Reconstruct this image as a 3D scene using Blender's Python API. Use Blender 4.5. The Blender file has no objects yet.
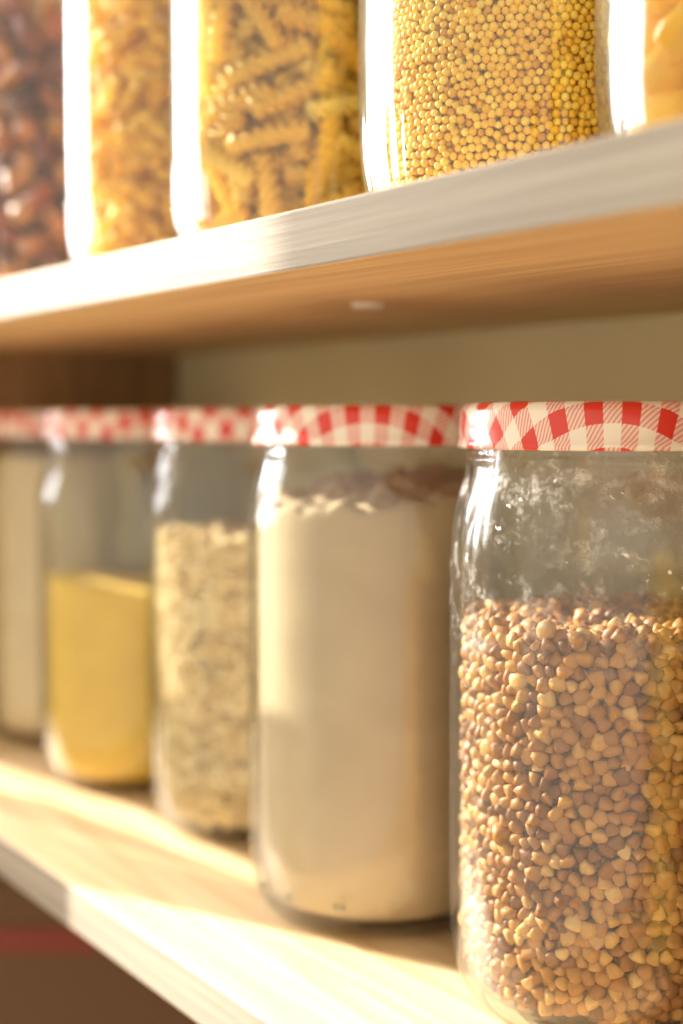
import bpy, bmesh, math, random
import numpy as np
from math import pi, sin, cos, radians, degrees, sqrt, atan, tan
from mathutils import Vector, Matrix
from mathutils.kdtree import KDTree

random.seed(7); rng = np.random.default_rng(7)
S = bpy.context.scene
COL = S.collection

# ------------------------------------------------------------------ camera
CAM = np.array([0.0, 0.0, 0.1680])
FPX = 1422.0
PITCH = atan(90 / FPX); TH = radians(33.45)
FWD = Vector((-cos(TH) * cos(PITCH), sin(TH) * cos(PITCH), -sin(PITCH)))
cd = bpy.data.cameras.new('camera'); cam = bpy.data.objects.new('camera', cd); COL.objects.link(cam)
cam.location = CAM; cam.rotation_euler = FWD.to_track_quat('-Z', 'Y').to_euler()
cd.sensor_fit = 'VERTICAL'; cd.sensor_height = 36.0; cd.lens = 36.0 * FPX / 1024.0
cd.clip_start = 0.01; cd.clip_end = 60
cd.dof.use_dof = True; cd.dof.focus_distance = 0.372; cd.dof.aperture_fstop = 4.9
S.camera = cam

# ------------------------------------------------------------------ world, sun, window light, exposure
W = bpy.data.worlds.new('world'); S.world = W; W.use_nodes = True
nt = W.node_tree; bg = nt.nodes['Background']
bg.inputs[0].default_value = (1.0, 0.88, 0.70, 1); bg.inputs[1].default_value = 0.80

SUN_AZ = math.atan2(0.44, 0.90)            # the light travels towards +x and a little into the wall
SUN_EL = radians(24)
sd = bpy.data.lights.new('sun', 'SUN'); sun = bpy.data.objects.new('sun', sd); COL.objects.link(sun)
SDIR = Vector((cos(SUN_AZ) * cos(SUN_EL), sin(SUN_AZ) * cos(SUN_EL), -sin(SUN_EL)))
sun.rotation_euler = SDIR.to_track_quat('-Z', 'Y').to_euler(); sun.location = (-3, -1.2, 1.6)
sd.energy = 9.5; sd.angle = radians(0.5); sd.color = (1.0, 0.93, 0.81)

WX = -1.35                                   # plane of the window wall
WT = 0.04                                   # thickness of that wall
WY0, WY1, WZ0, WZ1 = 0.1970 - (-WX + WT - 0.333) * tan(SUN_AZ), 0.30, 0.10, 1.30
ad = bpy.data.lights.new('window_daylight', 'AREA'); al = bpy.data.objects.new('window_daylight', ad); COL.objects.link(al)
ad.shape = 'RECTANGLE'; ad.size = WZ1 - WZ0; ad.size_y = WY1 - WY0
al.location = (WX - WT - .01, (WY0 + WY1) / 2, (WZ0 + WZ1) / 2)
al.rotation_euler = Vector((1, 0, 0)).to_track_quat('-Z', 'Y').to_euler()
al.rotation_euler = (0, -pi / 2, 0)
ad.energy = 45.0; ad.color = (0.94, 0.97, 1.0)

S.view_settings.view_transform = 'Standard'; S.view_settings.look = 'None'
S.view_settings.gamma = 1.0; S.view_settings.use_curve_mapping = False
S.view_settings.exposure = 0.6
S.cycles.transparent_max_bounces = 48
S.cycles.max_bounces = 10
S.cycles.sample_clamp_indirect = 6.0
S.cycles.caustics_reflective = False; S.cycles.caustics_refractive = False

# ------------------------------------------------------------------ helpers
def px(P):
    d = Vector(P) - Vector(CAM)
    q = cam.rotation_euler.to_matrix().transposed() @ d
    if q.z >= -1e-4: return (-9999, -9999)
    return (341.5 + FPX * q.x / -q.z, 512 - FPX * q.y / -q.z)

def smooth(me):
    me.polygons.foreach_set('use_smooth', np.ones(len(me.polygons), dtype=bool)); me.update()

def link(name, me, mat=None, parent=None, loc=None):
    o = bpy.data.objects.new(name, me); COL.objects.link(o)
    if mat is not None: me.materials.append(mat)
    if parent is not None: o.parent = parent
    if loc is not None: o.location = loc
    return o

def tag(o, label=None, cat=None, group=None, kind=None):
    if label: o['label'] = label
    if cat: o['category'] = cat
    if group: o['group'] = group
    if kind: o['kind'] = kind
    return o

def empty(name, loc, rz=0.0):
    o = bpy.data.objects.new(name, None); COL.objects.link(o); o.location = loc
    o.rotation_euler = (0, 0, rz); o.empty_display_size = .02
    return o

def box_mesh(name, lo, hi, bevel=0.0, seg=2):
    bm = bmesh.new(); bmesh.ops.create_cube(bm, size=1)
    for v in bm.verts:
        v.co = Vector([(lo[i] + hi[i]) / 2 + v.co[i] * (hi[i] - lo[i]) for i in range(3)])
    if bevel: bmesh.ops.bevel(bm, geom=bm.edges[:], offset=bevel, segments=seg, affect='EDGES', profile=.5)
    me = bpy.data.meshes.new(name); bm.to_mesh(me); bm.free()
    return me

def box(name, lo, hi, mat, parent=None, bevel=0.0):
    return link(name, box_mesh(name, lo, hi, bevel), mat, parent)

def lathe_mesh(name, prof, seg=96, rfun=None, closed=False):
    """revolves (r, z) points; r == 0 at an end closes it with a fan"""
    vs = []; fs = []; rings = []
    for (r, z) in prof:
        if r < 1e-7:
            rings.append([len(vs)]); vs.append((0, 0, z))
        else:
            s = len(vs); rings.append(list(range(s, s + seg)))
            for k in range(seg):
                a = 2 * pi * k / seg
                rr, zz = (r, z) if rfun is None else rfun(r, z, a)
                vs.append((rr * cos(a), rr * sin(a), zz))
    pairs = list(zip(rings, rings[1:])) + ([(rings[-1], rings[0])] if closed else [])
    for A, B in pairs:
        for k in range(seg):
            j = (k + 1) % seg
            if len(A) == 1 and len(B) == 1: break
            if len(A) == 1: fs.append((A[0], B[j], B[k]))
            elif len(B) == 1: fs.append((A[k], A[j], B[0]))
            else: fs.append((A[k], A[j], B[j], B[k]))
    me = bpy.data.meshes.new(name); me.from_pydata(vs, [], fs); me.update(); smooth(me)
    return me

def spline(pts, n=6):
    """Catmull-Rom through the (r, z) points"""
    P = [np.array(p, float) for p in pts]; out = []
    for i in range(len(P) - 1):
        a = P[max(i - 1, 0)]; b = P[i]; c = P[i + 1]; d = P[min(i + 2, len(P) - 1)]
        for k in range(n):
            t = k / n
            q = .5 * ((2 * b) + (c - a) * t + (2 * a - 5 * b + 4 * c - d) * t * t + (3 * b - a - 3 * c + d) * t ** 3)
            out.append((max(float(q[0]), 0), float(q[1])))
    out.append(tuple(P[-1])); return out

def rand_rots(n):
    q = rng.normal(size=(n, 4)); q /= np.linalg.norm(q, axis=1)[:, None]
    w, x, y, z = q.T
    return np.stack([1 - 2 * (y * y + z * z), 2 * (x * y - z * w), 2 * (x * z + y * w),
                     2 * (x * y + z * w), 1 - 2 * (x * x + z * z), 2 * (y * z - x * w),
                     2 * (x * z - y * w), 2 * (y * z + x * w), 1 - 2 * (x * x + y * y)], 1).reshape(n, 3, 3)

def merge_mesh(name, items):
    """items: list of (verts[n,3], tris[m,3]) stacked into one mesh"""
    V = []; F = []; o = 0
    for v, f in items:
        V.append(v); F.append(f + o); o += len(v)
    V = np.concatenate(V).astype(np.float32); F = np.concatenate(F).astype(np.int32)
    me = bpy.data.meshes.new(name)
    me.vertices.add(len(V)); me.vertices.foreach_set('co', V.ravel())
    me.loops.add(F.size); me.loops.foreach_set('vertex_index', F.ravel())
    me.polygons.add(len(F)); me.polygons.foreach_set('loop_start', np.arange(0, F.size, 3, dtype=np.int32))
    me.polygons.foreach_set('loop_total', np.full(len(F), 3, dtype=np.int32))
    me.update(calc_edges=True); smooth(me)
    return me

def ico(sub):
    bm = bmesh.new(); bmesh.ops.create_icosphere(bm, subdivisions=sub, radius=1)
    v = np.array([tuple(x.co) for x in bm.verts]); f = np.array([[q.index for q in p.verts] for p in bm.faces]); bm.free()
    return v, f

def scatter(tv, tf, P, scale, rots=None):
    n = len(P)
    if rots is None: rots = rand_rots(n)
    s = np.broadcast_to(np.asarray(scale, float).reshape(-1, 1, 1), (n, 1, 1))
    V = np.einsum('nij,vj->nvi', rots, tv) * s + P[:, None, :]
    F = tf[None] + (np.arange(n) * len(tv))[:, None, None]
    return V.reshape(-1, 3), F.reshape(-1, 3)

def shell_points(R, z0, z1, d, jit=.22):
    """near-hexagonal packing on a cylinder, then shaken and relaxed"""
    nc = int(2 * pi * R / d); rows = max(1, int((z1 - z0) / (d * .87)))
    th = []; zz = []
    for j in range(rows + 1):
        for i in range(nc):
            th.append(2 * pi * (i + .5 * (j % 2)) / nc); zz.append(z0 + j * d * .87)
    th = np.array(th); zz = np.array(zz)
    th += rng.normal(size=len(th)) * jit * d / R; zz += rng.normal(size=len(th)) * jit * d
    P = np.stack([R * np.cos(th), R * np.sin(th), zz], 1)
    for it in range(3):
        kd = KDTree(len(P))
        for i, p in enumerate(P): kd.insert(p, i)
        kd.balance(); Q = P.copy()
        for i, p in enumerate(P):
            for (c, k, dist) in kd.find_n(p, 4):
                if k != i and 1e-9 < dist < d * .97:
                    Q[i] += (p - np.array(c)) / dist * (d * .97 - dist) * .35
        l = np.hypot(Q[:, 0], Q[:, 1]); Q[:, 0] *= R / l; Q[:, 1] *= R / l; P = Q
    return P

def disc_points(R, d, hfun):
    pts = []; n = int(R / d) + 1
    for i in range(-n, n + 1):
        for j in range(-int(n * 1.2), int(n * 1.2) + 1):
            x = (i + .5 * (j % 2)) * d; y = j * d * .87
            x += random.gauss(0, .2) * d; y += random.gauss(0, .2) * d
            if x * x + y * y < R * R: pts.append((x, y, hfun(x, y)))
    return np.array(pts)

# ------------------------------------------------------------------ node helpers and materials
def newmat(name):
    m = bpy.data.materials.new(name); m.use_nodes = True
    t = m.node_tree; t.nodes.clear()
    return m, t, t.nodes.new('ShaderNodeOutputMaterial')

def N(t, typ, **kw):
    n = t.nodes.new(typ)
    for k, v in kw.items():
        if k.startswith('i_'):
            key = k[2:]; key = int(key) if key.isdigit() else key.replace('_', ' ')
            n.inputs[key].default_value = v
        else: setattr(n, k, v)
    return n

def M(t, op, a, b=None, c=None):
    n = t.nodes.new('ShaderNodeMath'); n.operation = op
    for i, v in enumerate((a, b, c)):
        if v is None: continue
        if isinstance(v, (int, float)): n.inputs[i].default_value = v
        else: t.links.new(v, n.inputs[i])
    return n.outputs[0]

def ramp(t, fac, stops, interp='LINEAR'):
    n = t.nodes.new('ShaderNodeValToRGB'); n.color_ramp.interpolation = interp
    e = n.color_ramp.elements
    while len(e) < len(stops): e.new(.5)
    for q, (p, c) in zip(e, stops):
        q.position = p; q.color = (*c, 1) if len(c) == 3 else c
    t.links.new(fac, n.inputs[0]); return n.outputs[0]

def mapping(t, scale, src='Object', rot=(0, 0, 0)):
    c = t.nodes.new('ShaderNodeTexCoord'); m = t.nodes.new('ShaderNodeMapping')
    m.inputs['Scale'].default_value = scale; m.inputs['Rotation'].default_value = rot
    t.links.new(c.outputs[src], m.inputs['Vector']); return m.outputs[0]

def principled(t, out, **kw):
    p = N(t, 'ShaderNodeBsdfPrincipled', **kw); t.links.new(p.outputs[0], out.inputs[0]); return p

def plain(name, col, rough=.6, **kw):
    m, t, o = newmat(name); p = principled(t, o, i_Roughness=rough); p.inputs['Base Color'].default_value = (*col, 1)
    for k, v in kw.items(): p.inputs[k.replace('_', ' ')].default_value = v
    return m

def wood(name, c0, c1, c2, along=0, rough=.55, fine=1.0, bump=.25):
    m, t, o = newmat(name); p = principled(t, o, i_Roughness=rough)
    s1 = [38 * fine] * 3; s1[along] = 1.6
    s2 = [420 * fine] * 3; s2[along] = 9
    v1 = mapping(t, s1); v2 = mapping(t, s2)
    n1 = N(t, 'ShaderNodeTexNoise', i_Scale=1.0, i_Detail=4.0, i_Roughness=.55, i_Distortion=.6); t.links.new(v1, n1.inputs['Vector'])
    n2 = N(t, 'ShaderNodeTexNoise', i_Scale=1.0, i_Detail=3.0, i_Roughness=.6); t.links.new(v2, n2.inputs['Vector'])
    rings = M(t, 'FRACT', M(t, 'MULTIPLY', n1.outputs[0], 7.0))
    rr = M(t, 'ABSOLUTE', M(t, 'SUBTRACT', rings, .5))
    f = M(t, 'ADD', M(t, 'MULTIPLY', rr, .7), M(t, 'MULTIPLY', n2.outputs[0], .62))
    c = ramp(t, f, [(.18, c0), (.48, c1), (.8, c2)]); t.links.new(c, p.inputs['Base Color'])
    b = N(t, 'ShaderNodeBump', i_Strength=bump, i_Distance=.0004); t.links.new(n2.outputs[0], b.inputs['Height'])
    t.links.new(b.outputs[0], p.inputs['Normal'])
    return m

def glass(name, dust=0.0, tint=(.88, .93, .90), haze=.012):
    """clear jar glass: see-through with a mirror-like skin that grows towards the rim of the shape"""
    m, t, o = newmat(name)
    lw = N(t, 'ShaderNodeLayerWeight', i_Blend=.5); f = lw.outputs['Facing']
    fr = M(t, 'ADD', .055, M(t, 'MULTIPLY', M(t, 'POWER', f, 3.6), .82))
    tc = ramp(t, f, [(0, (.985, .99, .985)), (.6, (.96, .975, .965)), (.9, tint), (1, tuple(x * .85 for x in tint))])
    tr = N(t, 'ShaderNodeBsdfTransparent'); t.links.new(tc, tr.inputs[0])
    nz = N(t, 'ShaderNodeTexNoise', i_Scale=26.0, i_Detail=2.0, i_Roughness=.4)
    t.links.new(mapping(t, (1, 1, .45)), nz.inputs['Vector'])
    bp = N(t, 'ShaderNodeBump', i_Strength=.8, i_Distance=.0012); t.links.new(nz.outputs[0], bp.inputs['Height'])
    gl = N(t, 'ShaderNodeBsdfGlossy', i_Roughness=.12); t.links.new(bp.outputs[0], gl.inputs['Normal'])
    mx = N(t, 'ShaderNodeMixShader'); t.links.new(fr, mx.inputs[0]); t.links.new(tr.outputs[0], mx.inputs[1]); t.links.new(gl.outputs[0], mx.inputs[2])
    # a faint film of flour dust and fingerprints
    co = mapping(t, (1, 1, 1))
    a = N(t, 'ShaderNodeTexNoise', i_Scale=90.0, i_Detail=9.0, i_Roughness=.82, i_Distortion=.2); t.links.new(co, a.inputs['Vector'])
    b = N(t, 'ShaderNodeTexNoise', i_Scale=900.0, i_Detail=2.0); t.links.new(co, b.inputs['Vector'])
    wob = N(t, 'ShaderNodeTexNoise', i_Scale=520.0, i_Detail=2.0); t.links.new(co, wob.inputs['Vector'])
    vm = N(t, 'ShaderNodeVectorMath', operation='MULTIPLY_ADD'); t.links.new(wob.outputs['Color'], vm.inputs[0]); vm.inputs[1].default_value = (.005,) * 3; t.links.new(co, vm.inputs[2])
    v = N(t, 'ShaderNodeTexVoronoi', i_Scale=330.0); t.links.new(vm.outputs[0], v.inputs['Vector'])
    big = ramp(t, a.outputs[0], [(.52, (0, 0, 0)), (.66, (1, 1, 1))])
    speck = ramp(t, v.outputs['Distance'], [(.14, (1, 1, 1)), (.24, (0, 0, 0))])
    vz = ramp(t, N_out(t, v, 'Color'), [(.80, (0, 0, 0)), (.86, (1, 1, 1))])
    sep = N(t, 'ShaderNodeSeparateXYZ'); t.links.new(co, sep.inputs[0])
    up = M(t, 'SMOOTH_MIN', 1.0, M(t, 'MAXIMUM', 0.0, M(t, 'MULTIPLY', M(t, 'SUBTRACT', sep.outputs[2], .098), 28.0)), .1)
    film = M(t, 'MULTIPLY', M(t, 'MULTIPLY', big, b.outputs[0]), M(t, 'ADD', .06, up))
    df = M(t, 'ADD', haze, M(t, 'MULTIPLY', dust, M(t, 'ADD', M(t, 'MULTIPLY', film, .55), M(t, 'MULTIPLY', M(t, 'MULTIPLY', speck, vz), M(t, 'ADD', .04, M(t, 'MULTIPLY', up, .8))))))
    dd = N(t, 'ShaderNodeBsdfDiffuse'); dd.inputs[0].default_value = (.93, .91, .88, 1)
    mx2 = N(t, 'ShaderNodeMixShader'); t.links.new(df, mx2.inputs[0]); t.links.new(mx.outputs[0], mx2.inputs[1]); t.links.new(dd.outputs[0], mx2.inputs[2])
    t.links.new(mx2.outputs[0], o.inputs[0])
    return m

def N_out(t, n, key): return n.outputs[key]

def gingham():
    m, t, o = newmat('gingham_print'); p = principled(t, o, i_Roughness=.28)
    p.inputs['Coat Weight'].default_value = .5; p.inputs['Coat Roughness'].default_value = .12
    tc = N(t, 'ShaderNodeTexCoord'); sp = N(t, 'ShaderNodeSeparateXYZ'); t.links.new(tc.outputs['Object'], sp.inputs[0])
    x, y, z = sp.outputs
    r = M(t, 'SQRT', M(t, 'ADD', M(t, 'MULTIPLY', x, x), M(t, 'MULTIPLY', y, y)))
    r = M(t, 'MAXIMUM', r, 1e-5)
    dep = M(t, 'MAXIMUM', 0.0, M(t, 'SUBTRACT', .1718, z))
    re = M(t, 'ADD', r, M(t, 'MULTIPLY', dep, .70)); k = M(t, 'DIVIDE', re, r)
    s = .0049
    u = M(t, 'DIVIDE', M(t, 'MULTIPLY', x, k), s); v = M(t, 'DIVIDE', M(t, 'MULTIPLY', y, k), s)
    a = M(t, 'FLOOR', M(t, 'MODULO', M(t, 'ADD', u, 100.5), 2.0)); b = M(t, 'FLOOR', M(t, 'MODULO', M(t, 'ADD', v, 100.5), 2.0))
    h = M(t, 'GREATER_THAN', M(t, 'SINE', M(t, 'MULTIPLY', M(t, 'ADD', u, v), 2 * pi * 3.6)), .05)
    both = M(t, 'MULTIPLY', a, b); one = M(t, 'ABSOLUTE', M(t, 'SUBTRACT', a, b))
    amt = M(t, 'ADD', both, M(t, 'MULTIPLY', one, M(t, 'ADD', .18, M(t, 'MULTIPLY', h, .50))))
    c = ramp(t, amt, [(0, (.93, .88, .80)), (1, (.72, .035, .02))]); t.links.new(c, p.inputs['Base Color'])
    return m

def island(name, stops, rough=.6, nscale=300., namp=.25, sss=0.0, bump=0.0, coat=0.0, trans=0.0):
    """each separate grain gets its own tone"""
    m, t, o = newmat(name); p = principled(t, o, i_Roughness=rough)
    g = N(t, 'ShaderNodeNewGeometry')
    nz = N(t, 'ShaderNodeTexNoise', i_Scale=nscale, i_Detail=3.0); t.links.new(mapping(t, (1, 1, 1)), nz.inputs['Vector'])
    f = M(t, 'ADD', g.outputs['Random Per Island'], M(t, 'MULTIPLY', M(t, 'SUBTRACT', nz.outputs[0], .5), namp))
    c = ramp(t, f, stops); t.links.new(c, p.inputs['Base Color'])
    if bump:
        b = N(t, 'ShaderNodeBump', i_Strength=bump, i_Distance=.0003); t.links.new(nz.outputs[0], b.inputs['Height']); t.links.new(b.outputs[0], p.inputs['Normal'])
    if coat: p.inputs['Coat Weight'].default_value = coat
    if trans:
        tl = N(t, 'ShaderNodeBsdfTranslucent'); t.links.new(c, tl.inputs[0])
        mx = N(t, 'ShaderNodeMixShader', i_0=trans); t.links.new(p.outputs[0], mx.inputs[1]); t.links.new(tl.outputs[0], mx.inputs[2]); t.links.new(mx.outputs[0], o.inputs[0])
    return m

def perobj(name, stops, rough=.4, trans=.25, nscale=220., namp=.3, coat=.2):
    m, t, o = newmat(name); p = principled(t, o, i_Roughness=rough); p.inputs['Coat Weight'].default_value = coat
    g = N(t, 'ShaderNodeNewGeometry'); oi = N(t, 'ShaderNodeObjectInfo')
    nz = N(t, 'ShaderNodeTexNoise', i_Scale=nscale, i_Detail=2.0); t.links.new(mapping(t, (1, 1, 1)), nz.inputs['Vector'])
    r = M(t, 'FRACT', M(t, 'ADD', g.outputs['Random Per Island'], oi.outputs['Random']))
    f = M(t, 'ADD', r, M(t, 'MULTIPLY', M(t, 'SUBTRACT', nz.outputs[0], .5), namp))
    c = ramp(t, f, stops); t.links.new(c, p.inputs['Base Color'])
    tl = N(t, 'ShaderNodeBsdfTranslucent'); t.links.new(c, tl.inputs[0])
    mx = N(t, 'ShaderNodeMixShader', i_0=trans); t.links.new(p.outputs[0], mx.inputs[1]); t.links.new(tl.outputs[0], mx.inputs[2]); t.links.new(mx.outputs[0], o.inputs[0])
    return m

def powder(name, c0, c1, scale=60., bump=.3, fine=1400., streak=.25):
    m, t, o = newmat(name); p = principled(t, o, i_Roughness=.9)
    v = mapping(t, (1, 1, 1.6), rot=(.5, .2, 0))
    n1 = N(t, 'ShaderNodeTexNoise', i_Scale=scale, i_Detail=4.0, i_Roughness=.5, i_Distortion=.8); t.links.new(v, n1.inputs['Vector'])
    n2 = N(t, 'ShaderNodeTexNoise', i_Scale=fine, i_Detail=2.0); t.links.new(v, n2.inputs['Vector'])
    f = M(t, 'ADD', M(t, 'MULTIPLY', n1.outputs[0], 1 - streak), M(t, 'MULTIPLY', n2.outputs[0], streak))
    t.links.new(ramp(t, f, [(.3, c0), (.7, c1)]), p.inputs['Base Color'])
    b = N(t, 'ShaderNodeBump', i_Strength=bump, i_Distance=.0006); t.links.new(n2.outputs[0], b.inputs['Height']); t.links.new(b.outputs[0], p.inputs['Normal'])
    return m

M_pine = wood('pine_board', (.60, .40, .20), (.74, .53, .29), (.82, .64, .40), along=0)
M_edge = wood('shade_toned_board_edge', (.26, .22, .17), (.32, .275, .215), (.39, .34, .27), along=0, rough=.8, bump=.6)  # rough front edge, coloured darker and greyer for its cool shade
M_brown = wood('brown_board', (.26, .14, .06), (.38, .23, .11), (.46, .30, .15), along=2, rough=.6)
M_wall = plain('greige_wall_paint', (.84, .77, .50), .85)
M_white = plain('white_wall_paint', (.82, .78, .72), .8)
M_floor = wood('floor_board', (.50, .34, .19), (.60, .43, .25), (.68, .50, .31), along=0)
M_glass_dusty = glass('dusty_jar_glass', dust=1.6, haze=.008)
M_glass = glass('jar_glass', dust=.12, haze=.006)
M_ging = gingham()
M_liner = plain('lid_inside_white', (.8, .78, .74), .4)
M_mark = plain('embossed_glass_mark', (.12, .15, .13), .3)
M_buck = island('buckwheat_husked', [(.0, (.18, .06, .014)), (.2, (.36, .14, .030)), (.6, (.52, .24, .055)), (.9, (.64, .34, .09)), (1, (.74, .47, .18))], .5, 500., .22, bump=.15)
M_millet = island('millet_yellow', [(.0, (.62, .28, .02)), (.10, (.86, .50, .04)), (.6, (.93, .62, .07)), (1, (.97, .74, .16))], .45, 900., .15)
M_oats = island('pale_grain', [(0, (.62, .44, .18)), (.5, (.82, .63, .31)), (1, (.92, .78, .48))], .7, 500., .3)
M_flour = powder('flour_beige', (.50, .38, .23), (.60, .47, .30), 24., .15)
M_corn = powder('cornmeal_yellow', (.80, .50, .04), (.90, .61, .07), 30., .3)
M_meal = powder('meal_beige', (.68, .54, .32), (.78, .64, .40), 25., .3)
M_pasta = perobj('fusilli_pasta', [(0, (.95, .66, .10)), (.5, (.98, .75, .16)), (1, (.99, .85, .32))], trans=.45)
M_pasta2 = perobj('golden_pasta', [(0, (.90, .58, .06)), (.5, (.96, .68, .11)), (1, (.98, .80, .22))], trans=.45)
M_red = perobj('dried_red', [(0, (.05, .015, .03)), (.25, (.26, .045, .04)), (.5, (.50, .12, .06)), (.8, (.66, .30, .09)), (1, (.10, .02, .06))], .35, .12, 260., .5, .5)
M_yel = perobj('dried_yellow', [(0, (.92, .56, .02)), (.5, (.97, .70, .03)), (1, (.98, .82, .20))], .3, .4, 200., .3, .5)
M_box = plain('brown_box', (.12, .065, .032), .8); M_band = plain('dull_red_band', (.19, .035, .025), .7)

# ------------------------------------------------------------------ the setting
XL, XR = -0.772, 0.60            # inner faces of the cupboard's left and right side boards
YF, YB = 0.1970, 0.392           # front edge of the shelves, face of the back wall
Z_LOW, Z_UP, TK = 0.0, 0.2236, 0.0159

def struct(o): o['kind'] = 'structure'; return o
struct(box('wall_back', (-1.6, YB + .001, -1.2), (1.6, YB + .12, 1.9), M_wall))
struct(box('floor', (-1.6, -2.6, -1.25), (1.6, YB + .12, -1.2), M_floor))
# the wall with the window, built round its opening
wv = [(WX - WT, -2.6, -1.2), (WX, WY0, 1.9), (WX - WT, WY1, -1.2), (WX, YB, 1.9), (WX - WT, WY0, -1.2), (WX, WY1, WZ0), (WX - WT, WY0, WZ1), (WX, WY1, 1.9)]
bm = bmesh.new()
for a, b in zip(wv[::2], wv[1::2]):
    r = bmesh.ops.create_cube(bm, size=1)
    for v in r['verts']: v.co = Vector([(a[i] + b[i]) / 2 + v.co[i] * (b[i] - a[i]) for i in range(3)])
me = bpy.data.meshes.new('wall_left'); bm.to_mesh(me); bm.free(); struct(link('wall_left', me, M_white))
# window frame, sill
bm = bmesh.new()
fr = .03
for a, b in [((WX - .030, WY1 - fr, WZ0), (WX - .004, WY1, WZ1)),
             ((WX - .030, WY0, WZ0), (WX - .004, WY1, WZ0 + fr)), ((WX - .030, WY0, WZ1 - fr), (WX - .004, WY1, WZ1))]:
    r = bmesh.ops.create_cube(bm, size=1)
    for v in r['verts']: v.co = Vector([(a[i] + b[i]) / 2 + v.co[i] * (b[i] - a[i]) for i in range(3)])
me = bpy.data.meshes.new('window_1'); bm.to_mesh(me); bm.free(); win = struct(link('window_1', me, M_white))
# back-projection along the sun; the added cut board below shades the lower shelf's left
cs, tn = cos(SUN_EL), tan(SUN_EL)
def back_to_window(x, y, z, X=WX + .035):
    k = (x - X) / cos(SUN_AZ); return y - k * sin(SUN_AZ), z + k * tn
# added unseen cut board: its slanted gaps throw the streaks on the lower shelf
SX = -0.885
def cut_piece(pts):
    q = []
    for fx, z in pts:
        k = (fx - SX) / cos(SUN_AZ); q.append((YF - k * sin(SUN_AZ), z + k * tn if z > -1 else -1.198))
    n = len(q); vs = [(SX, a, b) for a, b in q] + [(SX - .006, a, b) for a, b in q]
    fs = [tuple(range(n)), tuple(reversed(range(n, 2 * n)))] + [(k, n + k, n + (k + 1) % n, (k + 1) % n) for k in range(n)]
    return vs, fs
vs = []; fs = []
for pts in ([(-.478, -2), (-.478, .115), (-.520, .115), (-.541, .062), (-.598, .004), (-.640, -2)],
            [(-.640, -2), (-.607, .004), (-.553, .060), (-.563, .057), (-.613, .0495), (-.660, .036), (-.669, .024), (-.86, -.02), (-.86, -2)],
            [(-.751, .043), (-.690, .066), (-.541, .070), (-.520, .115), (-.640, .115), (-.680, .165), (-.86, .165), (-.86, .030)]):
    a, b = cut_piece(pts); o = len(vs); vs += a; fs += [tuple(o + i for i in q) for q in b]
me = bpy.data.meshes.new('shadow_board'); me.from_pydata(vs, [], fs); me.update()
tag(link('shadow_board', me, M_brown), 'added brown board with slanted gaps that shades the lower shelf, outside the frame', 'board')

# back of the cupboard's left end: brown side board
side = box('side_board', (XL - .02, YF + .002, -.62), (XL, YB, .62), M_brown, None, .001)
tag(side, 'dark brown upright side board at the far left end of the shelves', 'side board')
side2 = box('side_board', (XR, YF + .002, -.62), (XR + .02, YB, .62), M_brown, None, .001)
tag(side2, 'dark brown upright side board at the right end of the shelves, outside the frame', 'side board')

def shelf(z, label):
    o = box('shelf_board', (XL, YF, z - TK), (XR, YB, z), M_pine, None, .0009)
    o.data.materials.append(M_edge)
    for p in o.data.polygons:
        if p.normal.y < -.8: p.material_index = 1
    tag(o, label, 'shelf', 'pine shelf boards'); return o
shelf(Z_LOW, 'pale pine shelf board under the row of gingham-lidded jars')
up = shelf(Z_UP, 'pale pine shelf board above the gingham lids, holding the pasta and millet jars')
shelf(-.287, 'pale pine shelf board lowest in the dark corner under the jar rows')
cap = link('light_spot_disc', lathe_mesh('light_spot_disc', [(0, 0), (.0045, 0), (.0058, .0006), (.006, .0016)], 32), M_white, up, (-.398, .274, Z_UP - TK - .0014))  # pale disc standing in for a spot of light on the underside

# ------------------------------------------------------------------ jars
OUT = [(0, .0016), (.028, .0014), (.033, .0005), (.0355, 0), (.0385, .0012), (.0422, .0052), (.0445, .0120), (.0457, .0220), (.0461, .036),
       (.0462, .080), (.0462, .118), (.0461, .1280), (.0455, .1370), (.0442, .1445), (.0428, .1500), (.0417, .1545), (.0415, .1560), (.0421, .1572), (.0416, .1586),
       (.0412, .1600), (.0412, .1690), (.0406, .1705), (.0400, .1707)]
INN = [(.0392, .1700), (.0390, .1600), (.0396, .1535), (.0407, .1490), (.0419, .1435), (.0426, .1360), (.0428, .1270), (.0428, .080),
       (.0429, .035), (.0427, .0200), (.0415, .0105), (.0385, .0056), (.031, .0042), (0, .0040)]
PO, PI = spline(OUT, 4), spline(INN, 4)
def ribs(r, z, a):
    if r > .03 and .006 < z < .034:
        w = sin(pi * (z - .006) / .028) ** .6
        return r - .0004 * w * (.5 - .5 * cos(52 * a)), z
    return r, z
BODY = lathe_mesh('jar_body_plain', PO + PI, 128)
BODY_R = lathe_mesh('jar_body_ribbed', PO + PI, 416, ribs)
LID = lathe_mesh('jar_lid', [(0, .1719), (.030, .1719), (.0365, .1721), (.0378, .1732), (.0405, .1735), (.0420, .1732), (.0430, .1723), (.0436, .1710),
                             (.0437, .1670), (.0437, .1632), (.0441, .1624), (.0443, .1614), (.0440, .1606), (.0430, .1604), (.0425, .1611), (.0424, .1640),
                             (.0421, .1680), (.0419, .1708), (.0395, .1713), (0, .1713)], 96)
def inner_r(z):
    p = sorted([(b, a) for a, b in PI if a > .001]); zs_ = [q[0] for q in p]; rs = [q[1] for q in p]
    return float(np.interp(z, zs_, rs))

def face_cam(x, y): return math.atan2(-y, -x)     # direction from the jar to the camera

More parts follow.
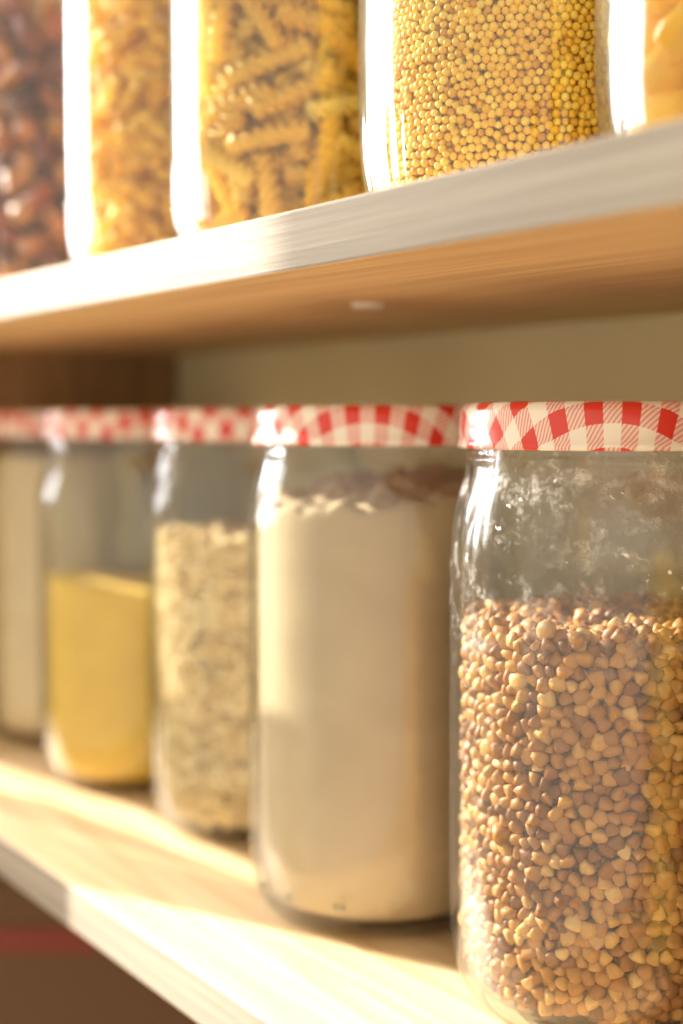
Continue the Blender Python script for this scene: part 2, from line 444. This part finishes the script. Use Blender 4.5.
def jar(x, y, z, label, group, ribbed=False, gm=None, rot=0.0, lid=True):
    a = face_cam(x, y)
    t = empty('storage_jar', (x, y, z), a + rot); tag(t, label, 'jar', group)
    me = BODY_R if ribbed else BODY
    gm = gm or M_glass
    me2 = me if (len(me.materials) == 0 or me.materials[0] == gm) else me.copy()
    if len(me2.materials) == 0: me2.materials.append(gm)
    else: me2.materials[0] = gm
    b = bpy.data.objects.new('glass_body', me2); COL.objects.link(b); b.parent = t
    if lid:
        if len(LID.materials) == 0: LID.materials.append(M_ging)
        l = bpy.data.objects.new('lid', LID); COL.objects.link(l); l.parent = t
        l['label'] = 'red and white gingham metal screw lid'
    return t

GL, GU = 'gingham-lidded jars on the lower shelf', 'jars of dried food on the upper shelf'
# lower row, right to left: (x, y)
L = [(-.196, .290), (-.298, .290), (-.402, .282), (-.514, .298), (-.614, .290), (-.716, .300)]
jar(*L[0], Z_LOW, 'gingham-lidded jar of curly pasta right of the buckwheat jar, outside the frame', GL)
J1 = jar(*L[1], Z_LOW, 'nearest gingham-lidded glass jar, dusty, holding brown buckwheat groats', GL, gm=M_glass_dusty)
J2 = jar(*L[2], Z_LOW, 'gingham-lidded glass jar of beige flour left of the buckwheat jar', GL, rot=-.1)
J3 = jar(*L[3], Z_LOW, 'gingham-lidded glass jar of pale grain between the flour and the yellow cornmeal', GL, rot=.5)
J4 = jar(*L[4], Z_LOW, 'gingham-lidded glass jar two-thirds full of yellow cornmeal', GL, rot=.2)
J5 = jar(*L[5], Z_LOW, 'farthest gingham-lidded jar, full of beige meal, cut by the left edge', GL, rot=.7)
# marks moulded into the flour jar's heel
def heel_mark(parent, ang, mesh, z=.0125):
    o = link('heel_mark', mesh, M_mark if len(mesh.materials) == 0 else None, parent)
    r = .0456
    o.location = (r * cos(ang), r * sin(ang), z)
    o.rotation_euler = (pi / 2 + .25, 0, ang + pi / 2)
def ring_mesh():
    bm = bmesh.new(); n = 20
    for k in range(n):
        pass
    bm.free()
    vs = []; fs = []
    for k in range(24):
        for j in range(6):
            a = 2 * pi * k / 24; b = 2 * pi * j / 6; r = .0012 + .0003 * cos(b)
            vs.append((r * cos(a), r * sin(a), .0003 * sin(b)))
            k2 = (k + 1) % 24; j2 = (j + 1) % 6
            fs.append((k * 6 + j, k2 * 6 + j, k2 * 6 + j2, k * 6 + j2))
    me = bpy.data.meshes.new('ring_mark'); me.from_pydata(vs, [], fs); smooth(me); return me
rm = ring_mesh()
dm = merge_mesh('dot_mark', [(ico(2)[0] * (.0008, .0011, .0003), ico(2)[1])])
heel_mark(J2, -.62, rm); heel_mark(J2, -.22, dm); heel_mark(J2, -.17, dm); heel_mark(J2, -.95, rm)

# upper row
U = [(-.224, .275), (-.319, .272), (-.434, .270), (-.528, .270), (-.660, .274)]
K0 = jar(*U[0], Z_UP, 'glass jar of bright yellow dried pieces at the upper right edge', GU)
K1 = jar(*U[1], Z_UP, 'glass jar of small round yellow millet on the upper shelf', GU, True, rot=.3)
K2 = jar(*U[2], Z_UP, 'glass jar of pale fusilli left of the millet on the upper shelf', GU, True, rot=.5)
K3 = jar(*U[3], Z_UP, 'glass jar of short golden pasta between the fusilli and the dark dried fruit', GU, True, rot=.1)
K4 = jar(*U[4], Z_UP, 'glass jar of dark red-brown dried fruit at the upper left edge', GU, True, rot=.9)

# ------------------------------------------------------------------ fillings
def fill_mesh(name, hfun, z0=.0043, seg=160, rings=26, off=.0005, bulge=0.0):
    """a filling that takes the inside shape of the jar up to a height h(x, y)"""
    vs = []; fs = []; nz = 40
    for i in range(nz + 1):
        for k in range(seg):
            a = 2 * pi * k / seg
            R0 = .042; H = hfun(R0 * cos(a), R0 * sin(a))
            u = (i / nz); u = u * u * (3 - 2 * u) * .35 + u * .65
            z = z0 + (H - z0) * u; r = inner_r(z) - off
            vs.append((r * cos(a), r * sin(a), z))
    for i in range(nz):
        for k in range(seg):
            j = (k + 1) % seg; fs.append((i * seg + k, i * seg + j, (i + 1) * seg + j, (i + 1) * seg + k))
    base = nz * seg; prev = list(range(base, base + seg))
    rtop = [math.hypot(vs[q][0], vs[q][1]) for q in prev]
    for m in range(1, rings):
        cur = []
        for k in range(seg):
            a = 2 * pi * k / seg; r = rtop[k] * (1 - m / rings)
            x, y = r * cos(a), r * sin(a); cur.append(len(vs)); vs.append((x, y, hfun(x, y)))
        for k in range(seg):
            j = (k + 1) % seg; fs.append((prev[k], prev[j], cur[j], cur[k]))
        prev = cur
    c = len(vs); vs.append((0, 0, hfun(0, 0)))
    for k in range(seg): fs.append((prev[k], prev[(k + 1) % seg], c))
    fs.append(tuple(reversed(range(seg))))
    me = bpy.data.meshes.new(name); me.from_pydata(vs, [], fs); me.update(); smooth(me)
    return me

from mathutils import noise
def nz3(x, y, s, o=0.0): return noise.noise(Vector((x * s + o, y * s - o, o * 1.7)))

def put(name, me, mat, x, y, z, label, cat):
    o = link(name, me, mat, None, (x, y, z + .0001)); tag(o, label, cat, kind='stuff'); return o

def toward(x0, y0):
    a = face_cam(x0, y0); return (cos(a), sin(a)), (-sin(a), cos(a))   # camera side, and the photo's right-hand side is +second

def ph_right(x0, y0):
    return (0.552, 0.834)

# flour (jar 2): crumbly crest, higher at the back right
def h_flour(x, y):
    rr = ph_right(0, 0); s = x * rr[0] + y * rr[1]; d = x * -.834 + y * .552
    return .1445 + .10 * s + .12 * d + .0035 * nz3(x, y, 70, 3) + .0022 * nz3(x, y, 190, 8) + .0012 * abs(nz3(x, y, 420, 1))
fl = put('flour', fill_mesh('flour', h_flour, rings=60, seg=240), M_flour, *L[2], Z_LOW, 'beige flour with a crumbly top filling the second jar from the right', 'flour')
# cornmeal (jar 4): smooth, sloping down to the right
def h_corn(x, y):
    rr = ph_right(0, 0); s = x * rr[0] + y * rr[1]; d = x * -.834 + y * .552
    return .0915 - .13 * s - .9 * s * s - .02 * d + .0006 * nz3(x, y, 120, 5)
put('cornmeal', fill_mesh('cornmeal', h_corn), M_corn, *L[4], Z_LOW, 'smooth yellow cornmeal sloping down to the right in its jar', 'cornmeal')
put('beige_meal', fill_mesh('beige_meal', lambda x, y: .150 + .001 * nz3(x, y, 100, 2)), M_meal, *L[5], Z_LOW, 'beige meal filling the farthest lower jar to its neck', 'meal')

# buckwheat: three-sided rounded kernels
def kernel_template(sub=2):
    v, f = ico(sub)
    ns = []
    for k in range(3):
        a = 2 * pi * k / 3; ns.append((cos(a) * .90, sin(a) * .90, .42))
    ns.append((0, 0, -.95))
    ns = np.array(ns); d = np.maximum(v @ ns.T, 0); k = 5.0
    r = 1 / (np.sum(d ** k, 1)) ** (1 / k)
    r = np.minimum(r, 1.65); out = v * r[:, None] * .385
    out[:, 2] = out[:, 2] * .92 + .05
    return out, f

def grain_fill(name, tpl, size, d, h0, top, layers=2, hn=None, core=None, var=.12, rin=None):
    """grains packed against the glass and over the top, one mesh"""
    tv, tf = tpl; items = []
    hf = hn or (lambda x, y: h0 + .0015 * nz3(x, y, 80, 4))
    for l in range(layers):
        R = .0426 - size * .52 - l * size * .75
        P = shell_points(R, .0046 + size * .5, h0 + .004, d)
        # follow the rounded heel
        keep = []
        for i, p in enumerate(P):
            ri = min(inner_r(p[2]), inner_r(p[2] - size * .4)) - size * .5 - l * size * .75 + random.uniform(-.35, .08) * size * .5
            q = math.hypot(p[0], p[1]); k = ri / q
            P[i, 0] *= k; P[i, 1] *= k
            keep.append(p[2] < hf(P[i, 0], P[i, 1]) - size * .2)
        P = P[np.array(keep)]
        items.append(scatter(tv, tf, P, size * (1 + rng.normal(size=len(P)) * var)))
    if top:
        rt = inner_r(h0) - size * .5
        for l in range(3):
            P = disc_points(rt, d, lambda x, y: hf(x, y) - l * size * .55 + random.gauss(0, .22) * size)
            items.append(scatter(tv, tf, P, size * (1 + rng.normal(size=len(P)) * var)))
    # the packed inside of the heap
    cr = .0428 - size * (.75 * layers + .35); n = 64; ch = h0 - size * 1.6
    vs = [(cr * .93 * cos(2 * pi * k / n), cr * .93 * sin(2 * pi * k / n), .0075) for k in range(n)] + \
         [(cr * cos(2 * pi * k / n), cr * sin(2 * pi * k / n), .016) for k in range(n)] + \
         [(cr * cos(2 * pi * k / n), cr * sin(2 * pi * k / n), ch) for k in range(n)] + [(0, 0, ch)]
    f = []
    for b in (0, n):
        for k in range(n):
            j = (k + 1) % n; f += [(b + k, b + j, b + n + j), (b + k, b + n + j, b + n + k)]
    for k in range(n): f.append((2 * n + k, 2 * n + (k + 1) % n, 3 * n))
    items.append((np.array(vs), np.array(f)))
    return merge_mesh(name, items)

def h_buck(x, y):
    d = x * -.834 + y * .552
    return .1110 + .01 * d + .0016 * nz3(x, y, 90, 4)
bk = grain_fill('buckwheat', kernel_template(2), .0043, .0039, .112, True, 3, h_buck)
put('buckwheat_groats', bk, M_buck, *L[1], Z_LOW, 'heap of brown three-sided buckwheat groats filling two thirds of the nearest jar', 'buckwheat')

v2, f2 = ico(2)
mil = grain_fill('millet', (v2 * (.5, .5, .47), f2), .00245, .00235, .138, True, 2, lambda x, y: .138 + .002 * nz3(x, y, 60, 1), var=.07)
put('millet_grains', mil, M_millet, *U[1], Z_UP, 'small round yellow millet grains packed in the upper-shelf jar', 'millet')
ov = v2 * (.52, .34, .28)
def h_oat(x, y): return .121 + .003 * nz3(x, y, 60, 9) + .08 * (x * .552 + y * .834) * 0
oat = grain_fill('pale_grain', (ov, f2), .0050, .0034, .121, True, 3, h_oat)
put('pale_grain', oat, M_oats, *L[3], Z_LOW, 'pale cream grain heaped in the jar left of the flour', 'grain')

# --- pieces
def fusilli_mesh(name, length=.027, rad=.0042, turns=1.6, fins=3, sub=26):
    vs = []; fs = []; n = fins * 6
    for i in range(sub + 1):
        s = i / sub; z = (s - .5) * length; tw = s * turns * 2 * pi
        for k in range(n):
            a = 2 * pi * k / n; c = .5 + .5 * cos(fins * a)
            r = rad * (.36 + .64 * c ** 1.5); aa = a + tw
            vs.append((r * cos(aa), r * sin(aa) + .0012 * (4 * (s - .5) ** 2 - .33), z))
    for i in range(sub):
        for k in range(n):
            j = (k + 1) % n; fs += [(i * n + k, i * n + j, (i + 1) * n + j), (i * n + k, (i + 1) * n + j, (i + 1) * n + k)]
    for base, rev in ((0, True), (sub * n, False)):
        c = len(vs); vs.append((0, 0, (-.5 if rev else .5) * length))
        for k in range(n):
            j = (k + 1) % n; fs.append((base + j, base + k, c) if rev else (base + k, base + j, c))
    return np.array(vs), np.array(fs)

def lump(seed, sc, amp=.3, fr=1.6, dent=.0, sub=3):
    v, f = ico(sub); out = v.copy()
    for i, p in enumerate(v):
        q = Vector(p)
        out[i] = p * (1 + amp * noise.noise(q * fr + Vector((seed, 0, 0))) + amp * .35 * noise.noise(q * fr * 3 + Vector((0, seed, 0))))
        if dent: out[i, 2] -= dent * (1 - p[0] ** 2 - p[1] ** 2) * (1 if p[2] > 0 else .75)
    return out * np.array(sc), f

def pack_pieces(n, half, cap, hmax, tang=.8, tries=26000, sep=1.55, rmax=.0424, rmin=.0):
    """capsules dropped at random inside the jar, kept when they clear the ones already there; outermost first"""
    pts = np.zeros((0, 3)); out = []
    for k in range(tries):
        u = k / tries
        rr = (rmax - cap * 1.02) * (1 - (random.random() ** 1.2) * min(1, .15 + 1.6 * u))
        th = random.uniform(0, 2 * pi); z = random.uniform(.0046 + cap, hmax)
        c = np.array([rr * cos(th), rr * sin(th), z])
        e_t = np.array([-sin(th), cos(th), 0]); e_r = np.array([cos(th), sin(th), 0])
        ph = random.gauss(0.25, .8)
        dr = cos(ph) * e_t + sin(ph) * np.array([0, 0, 1]) + e_r * random.gauss(0, 1) * (1 - tang); dr /= np.linalg.norm(dr)
        seg = np.linspace(-half, half, 6)[:, None] * dr + c
        rad = np.hypot(seg[:, 0], seg[:, 1]).max()
        if rad > rmax - cap:
            k2 = (rmax - cap) - rad; c = c + e_r * k2; seg = seg + e_r * k2
        lowz = seg[:, 2].min() - cap
        if lowz < .0046: c = c + (0, 0, .0046 - lowz); seg = seg + (0, 0, .0046 - lowz)
        if np.hypot(seg[:, 0], seg[:, 1]).max() > min(inner_r(max(seg[:, 2].min(), .007)), rmax) - cap * .9: continue
        if seg[:, 2].max() > hmax + cap: continue
        if len(pts) and (((pts[None] - seg[:, None]) ** 2).sum(-1).min() < (cap * sep) ** 2): continue
        pts = np.concatenate([pts, seg]); out.append((c, dr))
        if len(out) >= n: break
    return out

def pieces(jarxy, zbase, templates, placed, mat, name, label, cat, group, rest_name, rest_label, limit=290):
    """those the photo can see become things of their own, the rest of the heap one filling"""
    meshes = []
    for i, (v, f) in enumerate(templates):
        me = merge_mesh(name, [(v, f)]); me.materials.append(mat); meshes.append(me)
    x0, y0 = jarxy; vis = []; rest = []
    for (c, dr) in placed:
        P = (x0 + c[0], y0 + c[1], zbase + c[2]); X, Y = px(P)
        fd = c[0] * -cos(TH) + c[1] * sin(TH)      # distance behind the jar's middle
        rr = math.hypot(c[0], c[1])
        q = Vector(dr).to_track_quat('Z', 'X') @ Matrix.Rotation(random.uniform(0, 2 * pi), 3, 'Z').to_quaternion()
        shelf_y = 275 - .2196 * X
        dview = Vector((P[0], P[1], 0)).normalized(); fcam = c[0] * dview.x + c[1] * dview.y
        ok = -12 < X < 695 and -12 < Y < shelf_y + 4 and fcam < .004 and rr > .024
        if zbase < .1: ok = False
        (vis if ok else rest).append((-Y * 0 + rr, c, q))
    vis.sort(key=lambda a: -a[0])
    rest += vis[limit:]; vis = vis[:limit]
    for i, (_, c, q) in enumerate(vis):
        o = bpy.data.objects.new(name, meshes[i % len(meshes)]); COL.objects.link(o)
        o.location = (x0 + c[0], y0 + c[1], zbase + c[2]); o.rotation_mode = 'QUATERNION'; o.rotation_quaternion = q
        tag(o, label, cat, group)
    if rest:
        its = []
        for i, (_, c, q) in enumerate(rest):
            v, f = templates[i % len(templates)]
            its.append(((v @ np.array(q.to_matrix()).T) + c, f))
        o = link(rest_name, merge_mesh(rest_name, its), mat, None, (x0, y0, zbase)); tag(o, rest_label, cat, kind='stuff')
    return len(vis), len(rest)

ft = [fusilli_mesh('f', .029, .0042, 2.2), fusilli_mesh('f', .025, .0044, 1.9), fusilli_mesh('f', .031, .0041, 2.5)]
pl = pack_pieces(520, .0125, .0038, .140, .86, sep=1.02)
print('fusilli', len(pl), pieces(U[2], Z_UP, ft, pl, M_pasta, 'fusilli_piece', 'pale yellow fusilli spiral in the upper-shelf jar beside the millet', 'pasta',
       'fusilli in the upper-shelf jar', 'fusilli_heap', 'pale fusilli deeper inside and above the frame in their jar'))
ft2 = [fusilli_mesh('f', .016, .0033, .9, 2), fusilli_mesh('f', .019, .0032, 1.1, 2)]
pl = pack_pieces(620, .0075, .0031, .140, .8, sep=1.3)
print('golden', len(pl), pieces(U[3], Z_UP, ft2, pl, M_pasta2, 'twisted_pasta_piece', 'short golden twisted pasta in the jar left of the fusilli', 'pasta',
       'short golden pasta in the upper-shelf jar', 'twisted_pasta_heap', 'short golden pasta deeper inside and above the frame in its jar'))
rt_ = [lump(1.3, (.0085, .0065, .0045), .45, 1.5, .2), lump(5.1, (.0075, .006, .0052), .4, 2.0), lump(8.7, (.010, .006, .0035), .5, 1.4, .3)]
pl = pack_pieces(300, .0035, .0052, .140, .8, sep=1.35)
print('red', len(pl), pieces(U[4], Z_UP, rt_, pl, M_red, 'dried_fruit_piece', 'wrinkled dark red-brown dried fruit piece in the upper left jar', 'dried fruit',
       'dark dried fruit in the upper left jar', 'dried_fruit_heap', 'dark dried fruit deeper inside and above the frame in its jar'))
yt = [lump(2.3, (.0095, .0075, .0055), .25, 1.3, .35), lump(6.1, (.0085, .0075, .006), .3, 1.2, .2), lump(9.9, (.011, .0070, .005), .3, 1.2, .3)]
pl = pack_pieces(260, .0035, .0058, .140, .8, sep=1.35)
print('yel', len(pl), pieces(U[0], Z_UP, yt, pl, M_yel, 'dried_yellow_piece', 'bright yellow rounded dried piece in the jar at the upper right edge', 'dried food',
       'bright yellow dried pieces in the upper right jar', 'dried_yellow_heap', 'bright yellow dried pieces deeper inside and above the frame in their jar'))
pl = pack_pieces(420, .0125, .0038, .135, .82, sep=1.25)
pieces(L[0], Z_LOW, ft, pl, M_pasta, 'fusilli_piece', '', 'pasta', '', 'fusilli_heap', 'fusilli filling the lower jar right of the buckwheat, outside the frame')

# dim box on the lowest shelf
bx = empty('storage_box', (-.665, .292, -.287), radians(56.5)); tag(bx, 'dim brown box with a dull red band under the lower shelf, bottom left corner', 'box')
box('box_body', (-.072, -.036, 0), (.072, .040, .232), M_box, bx, .002)
box('band', (-.0722, -.0372, .196), (.004, -.0355, .209), M_band, bx, .0003)
box('box_lid', (-.074, -.038, .233), (.074, .042, .243), M_box, bx, .002)
